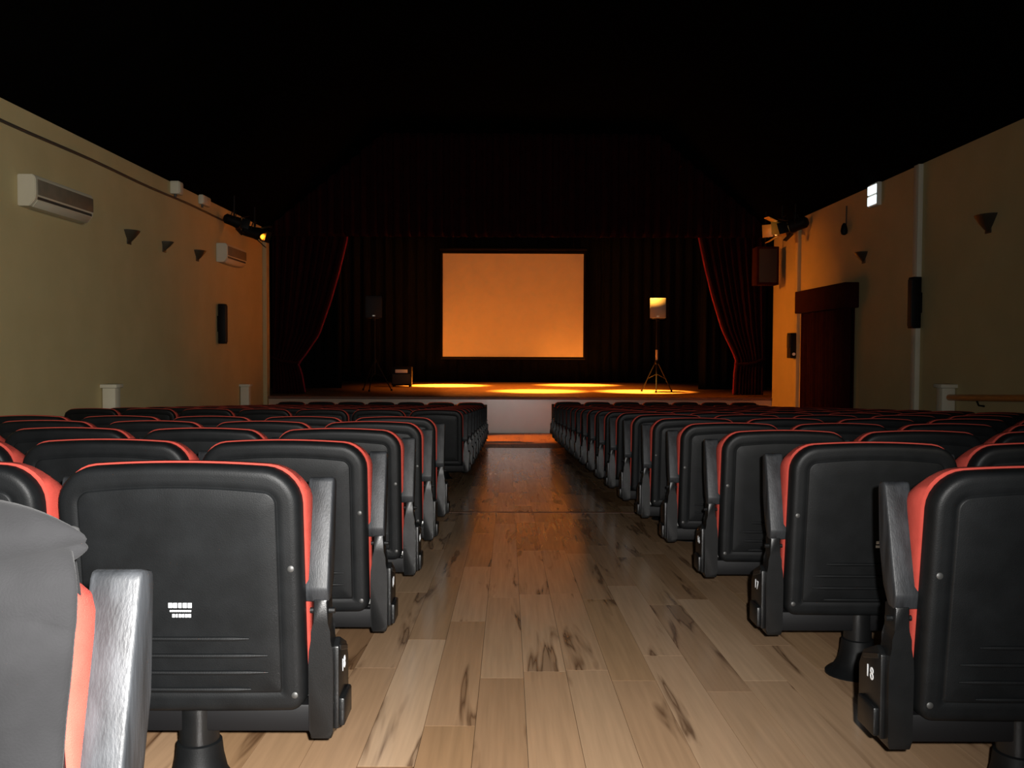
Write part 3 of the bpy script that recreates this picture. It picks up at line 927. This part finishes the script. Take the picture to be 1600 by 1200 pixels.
# curtained door
a = at_x(1341, 441, XR); b = at_x(1263, 452, XR)
yn, yf = a.y, b.y
zt_ = a.z
bm = bm_new(); box(bm, XR - .02, XR, yn + .12, yf - .12, floor_z(yn) - .3, zt_ - .1); struct('door_1', bm, M['velvet_dark'])
t = thing('door_curtain', 'dark maroon curtain with pelmet covering the doorway, right wall', 'curtain', (XR, (yn + yf) / 2, 0))
L = yf - yn
bm = bm_new(); g = []
for j in range(2):
    row = []
    for i in range(121):
        u = i / 120
        yy = -L / 2 + .06 + (L - .12) * u
        row.append(bm.verts.new((-.12 + .04 * math.sin(u * 2 * math.pi * 14) + .015 * math.sin(u * 61), yy, (floor_z((yn + yf) / 2 + yy) + .02) if j == 0 else zt_ - .15)))
    g.append(row)
for i in range(120): bm.faces.new((g[0][i], g[0][i + 1], g[1][i + 1], g[1][i]))
o = obj('drape', bm, M['velvet_dark'], t, ang=180); s = o.modifiers.new('thick', 'SOLIDIFY'); s.thickness = .012
bm = bm_new(); box(bm, -.24, 0, -L / 2 - .06, L / 2 + .06, zt_ - .42, zt_, .015); obj('pelmet', bm, M['velvet_dark'], t)

# lit box high on the right wall
p = at_x(1370, 305, XR)
t = thing('emergency_light', 'small bright white light box high on the right wall', 'light', (XR, p.y, p.z))
bm = bm_new(); box(bm, -.07, 0, -.2, .2, -.18, .18, .01); obj('housing', bm, M['cream'], t)
for z in (-.083, .083):
    bm = bm_new(); box(bm, -.085, -.066, -.17, .17, z - .068, z + .068, .006); obj('diffuser', bm, M['glow'], t)
# thin hanging cable with a dark fitting
p = at_x(1325, 358, XR); q = at_x(1325, 322, XR)
t = thing('hanging_fitting', 'small dark fitting hanging on a cable, right wall below ceiling', 'fitting', (XR, p.y, p.z))
bm = bm_new(); tube(bm, [(-.03, 0, .08), (-.03, 0, q.z - p.z)], .012, 6); obj('cable', bm, M['louvre'], t)
bm = bm_new(); lathe(bm, [(.02, .1), (.045, .06), (.06, -.03), (.05, -.08), (.02, -.1)][::-1], 12, (-.065, 0, 0)); obj('body', bm, M['blackmetal'], t)

# stage spotlights on the side brackets
def spotlight(loc, tgt, label, mat, sc=1.0):
    t = thing('stage_spotlight', label, 'spotlight', loc, 0, 'stage spotlights on the side brackets')
    v = (Vector(tgt) - Vector(loc)).normalized()
    mt = v.to_track_quat('-Z', 'Y').to_matrix().to_4x4() @ Matrix.Scale(sc, 4)
    def add(name, bm, m):
        bm.transform(mt); return obj(name, bm, m, t)
    bm = bm_new(); lathe(bm, [(.06, .22), (.1, .18), (.105, .0), (.115, -.05), (.115, -.1), (.1, -.1)], 18); add('lamp_body', bm, mat)
    bm = bm_new(); lathe(bm, [(.095, -.1), (.095, -.106)], 18); add('lens', bm, M['lens'])
    for k in range(4):
        a = k * math.pi / 2
        tb = bm_new(); box(tb, -.1, .1, -.004, .004, -.17, 0, .002)
        bm = bm_new(); merge(bm, tb, Matrix.Rotation(a, 4, 'Z') @ Matrix.Translation((0, .118, -.1)) @ Matrix.Rotation(R(28), 4, 'X')); add('barn_door', bm, mat)
    bm = bm_new(); tube(bm, [(-.135, 0, .05), (-.135, .12, .05), (-.1, .2, .05), (.1, .2, .05), (.135, .12, .05), (.135, 0, .05)], .01, 8); add('yoke', bm, M['blackmetal'])
    bm = bm_new(); tube(bm, [(0, 0, .1), (0, 0, max(ceil_z(loc[0]) - loc[2] - .02, .15))], .018, 8); obj('hanger', bm, M['blackmetal'], t)
    return t
pr = at_x(1222, 358, 5.42); spotlight(tuple(pr), (-5.3, 17.8, H + 1.7), 'yellow-lit stage spotlight where the right wall meets the stage', M['lampyellow'], 1.25)
pr2 = at_x(1243, 352, 5.5); spotlight(tuple(pr2), (-3, 24, H - .5), 'darker stage spotlight just right of the yellow-lit one', M['blackmetal'], 1.1)
pl = at_x(398, 364, -5.05); spotlight(tuple(pl), (5.76, 19.6, H - .7), 'black stage spotlight at the top of the left wall by the stage', M['blackmetal'], 1.1)
pl2 = at_x(366, 346, -5.05); spotlight(tuple(pl2), (3, 24, H - .5), 'second black spotlight, farther from the stage on the left', M['blackmetal'], .9)

# black loudspeaker hung beside the stage on the right
a = at_y(1183, 385, 19.6); b = at_y(1217, 445, 19.6)
t = thing('hung_loudspeaker', 'black loudspeaker hung high beside the right stage curtain', 'speaker', ((a.x + b.x) / 2, 19.6, b.z))
w, h = b.x - a.x, a.z - b.z
bm = bm_new(); box(bm, -w / 2, w / 2, 0, .4, 0, h, .015); obj('cabinet', bm, M['velvet_dark'], t)
bm = bm_new(); box(bm, -w / 2 + .05, w / 2 - .05, -.015, .01, .05, h - .05, .01); obj('grille', bm, M['grille'], t)
bm = bm_new(); tube(bm, [(0, .2, h - .01), (0, .2, ceil_z((a.x + b.x) / 2) - b.z - .02)], .02, 8); obj('hanger', bm, M['blackmetal'], t)

# fixture made up for the added fill lamp, unseen behind the camera
t = thing('added_fill_lamp', 'added fill lamp on the right wall, unseen behind the camera', 'wall lamp', (XR, -2.6, H + 1.75))
bm = bm_new(); box(bm, -.04, 0, -.1, .1, -.14, .14, .01); obj('back_plate', bm, M['blackmetal'], t)
bm = bm_new(); tube(bm, [(-.03, 0, 0), (-.12, 0, .02), (-.15, 0, .0)], .015, 8); obj('arm', bm, M['blackmetal'], t)
bm = bm_new(); lathe(bm, [(.03, .09), (.06, .06), (.085, -.04), (.08, -.045)][::-1], 18); bm.transform(Matrix.Translation((-.18, 0, 0)) @ Matrix.Rotation(R(80), 4, 'Y')); obj('shade', bm, M['blackmetal'], t)
